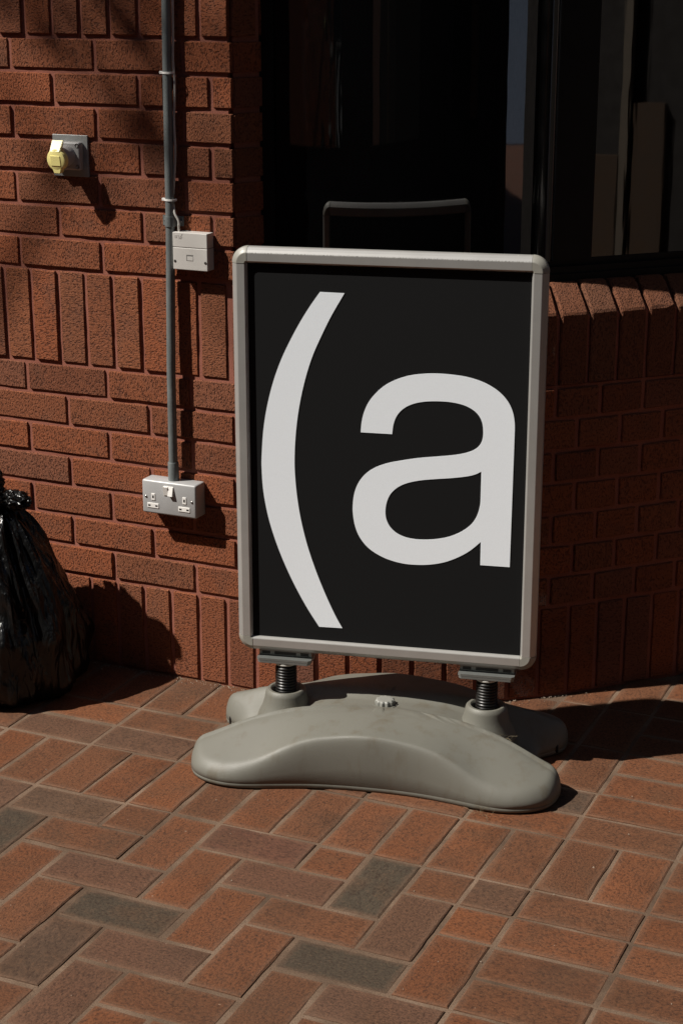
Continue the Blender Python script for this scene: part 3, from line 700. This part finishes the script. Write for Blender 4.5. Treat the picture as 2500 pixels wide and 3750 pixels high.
def print_mark(name, contours, m):
    cu = bpy.data.curves.new(name, 'CURVE'); cu.dimensions = '2D'; cu.fill_mode = 'BOTH'; cu.extrude = .0003
    for pts_ in contours:
        sp = cu.splines.new('POLY'); sp.points.add(len(pts_)-1); sp.use_cyclic_u = True
        for p_, (a, b_) in zip(sp.points, pts_): p_.co = (a, b_, 0, 1)
    tmp = bpy.data.objects.new('tmp', cu); C.objects.link(tmp)
    dg = bpy.context.evaluated_depsgraph_get(); me = bpy.data.meshes.new_from_object(tmp.evaluated_get(dg))
    bpy.data.objects.remove(tmp)
    me.transform(Matrix.Translation((0, -.0006, 0)) @ Matrix.Rotation(R(90), 4, 'X')); me.materials.clear(); me.materials.append(m)
    o = bpy.data.objects.new(name, me); link(o, poster); return o
def smooth(P, corners, n=5):
    """Catmull-Rom through P, broken at the corner indices"""
    out = []; N_ = len(P); ci = sorted(corners)
    for a, b_ in zip(ci, ci[1:] + [ci[0] + N_]):
        seg = [P[k % N_] for k in range(a, b_+1)]
        if len(seg) == 2: out.append(seg[0]); continue
        c = crom([(x, y, 0) for x, y in seg], n); out += [(v.x, v.y) for v in c[:-1]]
    return out
print_mark('printed_bracket', [smooth(BRK, BRK_C)], M['letter'])
print_mark('printed_letter', [smooth(LA, LA_C), smooth(LI, LI_C)], M['letter'])
# brackets, springs, washers
for sx in (-.2205, .2205):
    for z, h in ((.2030, .0048), (.2085, .0050)):
        bm = bmesh.new(); w2 = .060 if h > .0049 else .0585
        prism(bm, [(sx-w2, -.010), (sx-w2+.006, -.016), (sx+w2-.006, -.016), (sx+w2, -.010), (sx+w2, .034), (sx-w2, .034)], z, z+h, 'xy'); obj('clamp_plate', bm, M['plate'], sg)
    bm = bmesh.new(); box(bm, (sx-.058, .0045, .2135), (sx+.058, .0135, .2262)); br = obj('bracket', bm, M['plate'], sg)
    for d, w2 in ((-.043, .009), (0, .024), (.043, .009)):
        add('bolt_slot', M['dark'], br, (sx+d-w2, .0042, .2165), (sx+d+w2, .0050, .2235), .0003, 1)
    bm = bmesh.new(); lathe(bm, [(0, .1965), (.0235, .1965), (.0245, .198), (.0245, .2005), (.0225, .2030), (0, .2030)], 36, 'z', (sx, .009, 0)); obj('washer', bm, M['washer'], sg, True)
    bm = bmesh.new(); turns, npt = 9.5, 24
    hp = [(sx + .0205*math.cos(2*math.pi*k/npt), .009 + .0205*math.sin(2*math.pi*k/npt), .1310 + (.1935-.1310)*k/(turns*npt)) for k in range(int(turns*npt)+1)]
    tube(bm, hp, .0034, 8); obj('spring', bm, M['rubber'], sg, True)
    bm = bmesh.new(); tube(bm, [(sx, .009, .118), (sx, .009, .1975)], .0185, 24); obj('post', bm, M['rubber'], sg, True)
# moulded base
QO = [(0, -.187), (.04, -.1875), (.08, -.190), (.12, -.1945), (.16, -.202), (.20, -.211), (.24, -.2205), (.275, -.2255), (.31, -.2235), (.347, -.211), (.377, -.187), (.392, -.154), (.396, -.120), (.388, -.092), (.366, -.070), (.345, -.050), (.330, -.027), (.325, 0)]
full = QO + [(x*.982 if x > .33 else x, -y) for x, y in QO[-2::-1]]; full = full + [(-x, y) for x, y in full[-2:0:-1]]
outl = [(v.x, v.y) for v in crom([(x, y, 0) for x, y in full] + [(full[0][0], full[0][1], 0)], 6)][:-1]
def T(e, n):
    e, n = abs(e), abs(n)
    zc = interp(e, [(0, .124), (.10, .114), (.148, .102), (.182, .087), (.231, .063), (.275, .050), (.33, .047), (.40, .047)])
    nc = interp(e, [(0, .168), (.10, .174), (.15, .182), (.19, .193), (.24, .204), (.28, .210), (.34, .195), (.40, .15)])
    zr = interp(e, [(0, .138), (.10, .135), (.18, .127), (.25, .112), (.30, .096), (.35, .076), (.40, .058)])
    nr = interp(e, [(0, .058), (.15, .066), (.25, .084), (.33, .106), (.40, .128)])
    zv = interp(e, [(0, .1235), (.12, .116), (.19, .098), (.23, .082), (.27, .060), (.31, .036), (.35, .024)])
    if n < nr:
        t = n/nr; t = max(0, (t-.30)/.70); t = t*t*(3-2*t)
        return zv + (zr-zv)*t
    t = min(1.25, (n-nr)/max(.02, nc-nr)); return zr + (zc-zr)*t - .004*math.exp(-((n-nr)/.012)**2)
segs = [(Vector(outl[k]), Vector(outl[(k+1) % len(outl)])) for k in range(len(outl))]
def dist_edge(p):
    best = 9
    for a, b_ in segs:
        ab = b_-a; t = max(0, min(1, (p-a).dot(ab)/ab.length_squared)); d = (p-a-ab*t).length
        if d < best: best = d
    return best
bm = bmesh.new(); rings = []
S = [1, .997, .992, .985, .975, .963, .95, .935, .917, .897, .875, .85, .82, .79, .75, .71, .67, .63, .58, .53, .48, .43, .37, .31, .24, .16, .08]
for si, s_ in enumerate(S):
    ring = []
    for (x, y) in outl:
        p = Vector((x*s_, y*s_)); d = 0 if si == 0 else (dist_edge(p) if s_ > .72 else .1)
        rr = .012 + .012*min(1, abs(p.x)/.3); f = min(1, d/rr); f = (1-(1-f)**2.3)**(1/2.3)
        z = .014 + (max(.020, T(p.x, p.y)) - .014)*f
        ring.append(bm.verts.new((p.x, p.y, z)))
    rings.append(ring)
n = len(outl)
for A, B in zip(rings, rings[1:]):
    for k in range(n): bm.faces.new((A[k], A[(k+1) % n], B[(k+1) % n], B[k]))
cv = bm.verts.new((0, 0, T(0, 0)))
for k in range(n): bm.faces.new((rings[-1][k], rings[-1][(k+1) % n], cv))
# seam and tucked-in lower edge
prev = rings[0]
for s_, z in ((.9955, .0128), (.9955, .0118), (.999, .0108), (.992, .003), (.975, .0005)):
    nx = [bm.verts.new((x*s_, y*s_, z)) for x, y in outl]
    for k in range(n): bm.faces.new((prev[(k+1) % n], prev[k], nx[k], nx[(k+1) % n]))
    prev = nx
bm.faces.new(prev)
base = obj('water_base', bm, M['base'], sg, True, 80)
for sx in (-.2205, .2205):
    bm = bmesh.new(); lathe(bm, [(.066, .066), (.060, .084), (.053, .098), (.0475, .116), (.0455, .128), (.0435, .1345), (.0395, .1385), (.0345, .1385), (.0300, .1345), (.0275, .128), (.0275, .10), (0, .10)], 48, 'z', (sx, .009, 0)); obj('post_collar', bm, M['base'], sg, True)
    bm = bmesh.new(); lathe(bm, [(0, -.006), (.011, -.006), (.0140, -.004), (.0140, .004), (.011, .006), (0, .006)], 24, 'y'); bm.transform(Matrix.Translation((math.copysign(.366, sx), .090, .0150)) @ Matrix.Rotation(R(90), 4, 'Z')); obj('wheel', bm, M['rubber'], sg, True)
bm = bmesh.new(); K = 66; prof = [(0, .0125), (.6, .0125), (.86, .0118), (.97, .0095), (1.0, .006), (1.0, -.003)]; rg = []
for f, h in prof:
    if f == 0: rg.append([bm.verts.new((0, 0, h))]); continue
    rg.append([bm.verts.new((f*(.0205 + (.0016*math.cos(11*2*math.pi*k/K) if f > .8 else 0))*math.cos(2*math.pi*k/K), f*(.0205 + (.0016*math.cos(11*2*math.pi*k/K) if f > .8 else 0))*math.sin(2*math.pi*k/K), h)) for k in range(K)])
for k in range(K): bm.faces.new((rg[0][0], rg[1][k], rg[1][(k+1) % K]))
for A, B in zip(rg[1:], rg[2:]):
    for k in range(K): bm.faces.new((A[k], B[k], B[(k+1) % K], A[(k+1) % K]))
bm.transform(Matrix.Translation((0.002, -.002, .1235))); obj('filler_cap', bm, M['cap'], sg)
bm = bmesh.new(); lathe(bm, [(.0225, .1225), (.0228, .1243), (.0262, .1243), (.0266, .1225)], 40, 'z', (.002, -.002, 0)); obj('cap_ring', bm, M['base'], sg, True)
# wisp of dry grass caught on the base
def wisp(seed, n, c, size):
    rnd = random.Random(seed); bm = bmesh.new()
    for k in range(n):
        p = Vector((rnd.gauss(0, size*.25), rnd.gauss(0, size*.2), 0)); d = Vector((rnd.uniform(-1, 1), rnd.uniform(-.6, .6), rnd.uniform(.1, 1))).normalized(); pts_ = [p]
        for q_ in range(5):
            d = (d + Vector((rnd.uniform(-.5, .5), rnd.uniform(-.5, .5), rnd.uniform(-.55, .25)))).normalized(); p = p + d*size*.16; pts_.append(Vector((p.x, p.y, max(p.z, 0))))
        tube(bm, pts_, .00022, 4, True)
    bmesh.ops.translate(bm, verts=bm.verts, vec=c); return bm
def sloc(e, n, z): return SC + Matrix.Rotation(STH, 3, 'Z') @ Vector((e, n, z))
tag(obj('dry_grass', wisp(14, 8, sloc(.272, -.056, .090), .030), M['dry']), 'small wisp of dry grass caught beside the right post of the sign base', 'grass')
tag(obj('dry_grass', wisp(9, 12, sloc(.248, -.233, .001), .040), M['dry']), 'dusty wisp of dry grass on the paving under the front edge of the sign base', 'grass')

# ------------------------------------------------------------------ black refuse bag
bgx, bgy = .036, -.200
bag = thing('refuse_bag', 'tied black plastic refuse bag slumped against the brick wall at left', 'refuse bag', (bgx, bgy, 0))
bm = bmesh.new(); NA, NZ = 240, 170; prof = [(0, .148), (.02, .172), (.06, .184), (.12, .183), (.19, .168), (.26, .145), (.32, .120), (.37, .096), (.41, .072), (.437, .052), (.452, .036)]
rings = []
for k in range(NZ+1):
    z = .452*k/NZ; r0 = interp(z, prof); ring = []
    neck = max(0, (z-.16)/.29)
    for a in range(NA):
        th = 2*math.pi*a/NA
        v1 = noise.noise(Vector((math.cos(th)*1.5, math.sin(th)*1.5, z*4.5+3)))
        tw = th + .5*neck*v1
        pl_ = 0
        for fr, am, ph_ in ((9, 1, .3), (14, .8, 1.7), (23, .55, 4.1)):
            pl_ += am*(1-abs(math.sin(fr*.5*tw + ph_ + 2*noise.noise(Vector((z*5, fr, 0))))))
        ridge = 1 - abs(noise.noise(Vector((math.cos(th)*5, math.sin(th)*5, z*4+9))))*2
        ridge2 = 1 - abs(noise.noise(Vector((math.cos(th)*11 + 5, math.sin(th)*11, z*7))))*2
        v2 = noise.noise(Vector((math.cos(th)*2.6 + 7, math.sin(th)*2.6, z*13)))
        r = r0*(1 + .10*v1 + .11*v2*(1-neck)) + (pl_-1.2)*(.004 + .010*neck)*(1 if z < .43 else .5) + .014*ridge*(1-neck*.4) + .0045*ridge2
        x, y = r*math.cos(th), r*math.sin(th)
        y = min(y, -bgy - .006 - .01*abs(noise.noise(Vector((th*3, z*7, 1)))))
        ring.append(bm.verts.new((x - .015*neck, y, max(.001, z + .006*ridge2 if z > .02 else z))))
    rings.append(ring)
for A, B in zip(rings, rings[1:]):
    for k in range(NA): bm.faces.new((A[k], A[(k+1) % NA], B[(k+1) % NA], B[k]))
bm.faces.new(rings[0][::-1]); bm.faces.new(rings[-1])
obj('sack', bm, M['bag'], bag, True, 60)
def lump(name, c, rad, seed, sq=(1, 1, 1)):
    bm = bmesh.new(); bmesh.ops.create_icosphere(bm, subdivisions=5, radius=1)
    for v in bm.verts:
        d = v.co.normalized(); f = 1 + .30*(1-2*abs(noise.noise(d*2.3 + Vector((seed, 0, 0))))) + .10*noise.noise(d*6 + Vector((0, seed, 0)))
        v.co = Vector((d.x*sq[0], d.y*sq[1], d.z*sq[2]))*rad*f + Vector(c)
    return obj(name, bm, M['bag'], bag, True)
lump('knot', (-.015, -.01, .462), .042, 2.0, (1.1, 1.0, .7)); lump('tied_end', (-.035, 0, .505), .040, 5.0, (1.1, .8, .9)); lump('tied_end', (.058, -.005, .468), .026, 8.0, (1.3, .8, .75))

# ------------------------------------------------------------------ out-of-frame surroundings, placed for window reflections and to block sky light
def far_building(name, lo, hi, label, wins):
    t_ = thing(name, label, 'building', ((lo[0]+hi[0])/2, (lo[1]+hi[1])/2, 0)); cx, cy = (lo[0]+hi[0])/2, (lo[1]+hi[1])/2
    bm = bmesh.new(); box(bm, (lo[0]-cx, lo[1]-cy, -.02), (hi[0]-cx, hi[1]-cy, hi[2])); obj('wall', bm, M['bounce_dark'], t_)  # walls kept this dark to cut bounced light
    for (a, b_, z0_, z1_, face) in wins:
        bm = bmesh.new()
        if face == 'y': box(bm, (a-cx, hi[1]-cy-.05, z0_), (b_-cx, hi[1]-cy+.03, z1_))
        else: box(bm, (lo[0]-cx-.03, a-cy, z0_), (lo[0]-cx+.05, b_-cy, z1_))
        obj('window', bm, M['glass'], t_)
    bm = bmesh.new(); box(bm, (lo[0]-cx-.12, lo[1]-cy-.12, hi[2]), (hi[0]-cx+.12, hi[1]-cy+.12, hi[2]+.2)); obj('roof', bm, M['frame'], t_)
far_building('assumed_facing_building', (-9, -10, 0), (4.2, -4.7, 5.3), 'assumed dark building facing the bay from behind the camera', [(-7.5 + 2.3*k, -6.0 + 2.3*k, .8, 2.4, 'y') for k in range(5)])  # assumed block, set close to darken the mirrored view and block sky light
far_building('gap_bounding_wall', (4.2, -10, 0), (4.5, -2.45, 6.0), 'unseen thin dark wall added behind the camera, bounding the gap mirrored in the window', [(-4.4, -3.2, .9, 2.2, 'x')])  # thin slab added to bound the bright gap mirrored in the glass
far_building('left_sky_blocker', (-14, -12, 0), (-9.05, 6, 8.5), 'unseen dark building added on the far left to block low sky', [])  # added only to block low sky light
far_building('side_building', (3.5, -1.25, 0), (9.5, 2.0, 8.0), 'unseen tall dark building set close on the right of the bay to block sky light', [])  # placed near and tall to cut sky light on the bay
boards = thing('reflected_boards', 'unseen tan hatch with a pale post, mirrored in the right hand pane', 'boards', (3.5, 0, 0))  # invented pieces that make the tan strips reflected in the right pane
tan = simple('tan_timber', (.060, .036, .021), .6); add('post', simple('pale_post', (.13, .105, .08), .6), boards, (-.06, .004, .02), (-.002, .030, 2.3))
add('board', tan, boards, (-.04, -.13, .02), (-.002, -.010, 1.02)); add('board', tan, boards, (-.04, .045, .02), (-.002, .15, 1.20))
# pale gridded screen far off to the right: its reflection is the blue strip in the window
scr = thing('gridded_screen', 'pale blue far screen with dark grid bars, mirrored in the curved window', 'screen', (11.9, -7.85, 0), R(53))
bm = bmesh.new(); box(bm, (-4, .05, 0), (4, .15, 3.2)); obj('panel', bm, simple('pale_blue_panel', (.30, .40, .55), .6), scr)
for k in range(4): add('bar', M['frame'], scr, (-4, -.03, .50 + .5*k), (4, .03, .63 + .5*k))
for k in range(16): add('bar', M['frame'], scr, (-3.9 + .5*k, -.02, .02), (-3.80 + .5*k, .02, 3.0))
# grit and crumbs of mortar along the foot of the wall
rnd = random.Random(5); bm = bmesh.new()
for k in range(420):
    if rnd.random() < .55: x = rnd.uniform(.15, .62); c = Vector((x, -abs(rnd.gauss(.004, .012)), 0))
    elif rnd.random() < .6:
        p_, h_ = bay(rnd.uniform(.5, 1.3), BR + abs(rnd.gauss(.004, .014))); c = Vector((p_.x, p_.y, 0))
    else: c = Vector((rnd.uniform(.3, 1.9), rnd.uniform(-1.3, -.1), 0))
    s = rnd.uniform(.0006, .0022)*(1.6 if rnd.random() < .1 else 1)
    vs_ = [bm.verts.new(c + Vector((rnd.uniform(.5, 1)*s*a, rnd.uniform(.5, 1)*s*b_, d*s*.8 + .0004))) for a, b_, d in ((-1, -1, 0), (1, -1, 0), (0, 1, 0), (0, 0, 1.2))]
    for f in ((0, 1, 3), (1, 2, 3), (2, 0, 3), (0, 2, 1)): bm.faces.new([vs_[i_] for i_ in f])
gr = obj('grit', bm, simple('pale_grit', (.26, .20, .15), .9)); gr['kind'] = 'stuff'; gr['label'] = 'pale grit and mortar crumbs scattered on the paving'; gr['category'] = 'grit'
# assumed tree outside the frame at left, added to dapple the wall top
tree = thing('assumed_shade_tree', 'slim assumed tree outside the left edge, added so its leaves shade the upper wall', 'tree', (-6.2, -3.1, 0))
bm = bmesh.new(); tube(bm, [(0, 0, -.02), (.05, .03, 1.5), (.02, -.04, 3.2), (.1, 0, 5.0)], .1, 12, True, [.13, .10, .08, .03]); bark = simple('bark', (.07, .05, .035), .9, 0, .2, 60, .5, .01)
tube(bm, [(.02, -.04, 3.0), (1.5, .55, 3.35), (3.2, 1.2, 3.65), (4.1, 1.35, 4.4), (4.6, 1.3, 4.9)], .03, 8, True, [.05, .035, .022, .012, .004])
obj('trunk', bm, bark, tree, True)
rnd = random.Random(21); bm = bmesh.new()
def leaf(c, s):
    d = Vector((rnd.uniform(-1, 1), rnd.uniform(-1, 1), rnd.uniform(-.8, .3))).normalized(); u = d.orthogonal().normalized(); u.rotate(Matrix.Rotation(rnd.uniform(0, 6.28), 3, d))
    v = d.cross(u); bm.faces.new([bm.verts.new(c + d*a*s + v*b_*s) for a, b_ in ((-.5, 0), (-.1, .28), (.5, 0), (-.1, -.28))])
for k in range(900):
    a = Vector((rnd.gauss(0, 1), rnd.gauss(0, 1), rnd.gauss(0, .8))).normalized()*rnd.uniform(.2, 1)**.5; leaf(Vector((-.3 + a.x*1.0, -.2 + a.y*1.0, 4.7 + a.z*1.1)), rnd.uniform(.07, .12))
to_sun = -trav; su = Vector((0, 0, 1)).cross(to_sun).normalized(); sv = to_sun.cross(su)
def shade_leaves(x, z, tt, n_, spread, drop):          # leaves placed between the sun and one wall spot to shade it
    c0 = Vector((x, 0, z)) + to_sun*tt - Vector((-6.2, -3.1, 0))
    for k in range(n_):
        f = rnd.uniform(-1, 1); leaf(c0 + Vector((f*.5*drop[0], 0, f*.5*drop[1])) + su*rnd.gauss(0, spread) + sv*rnd.gauss(0, spread) + to_sun*rnd.uniform(-.5, .5), rnd.uniform(.06, .11))
shade_leaves(.06, 1.62, 4.8, 26, .06, (.14, -.34)); shade_leaves(.29, 1.44, 5.4, 26, .05, (.16, -.42)); shade_leaves(-.12, 1.60, 4.6, 14, .08, (.1, -.2)); shade_leaves(.45, 1.68, 5.0, 20, .08, (.2, -.16)); shade_leaves(.10, 1.70, 9.0, 60, .16, (.5, -.2)); shade_leaves(.35, 1.66, 8.5, 40, .14, (.3, -.2)); shade_leaves(.02, 1.42, 8.8, 22, .13, (.15, -.3))
leaf_m = simple('leaf', (.05, .09, .025), .55)
obj('crown_and_shade_leaves', bm, leaf_m, tree)  # one mesh: assumed crown plus the leaves added to shade the wall
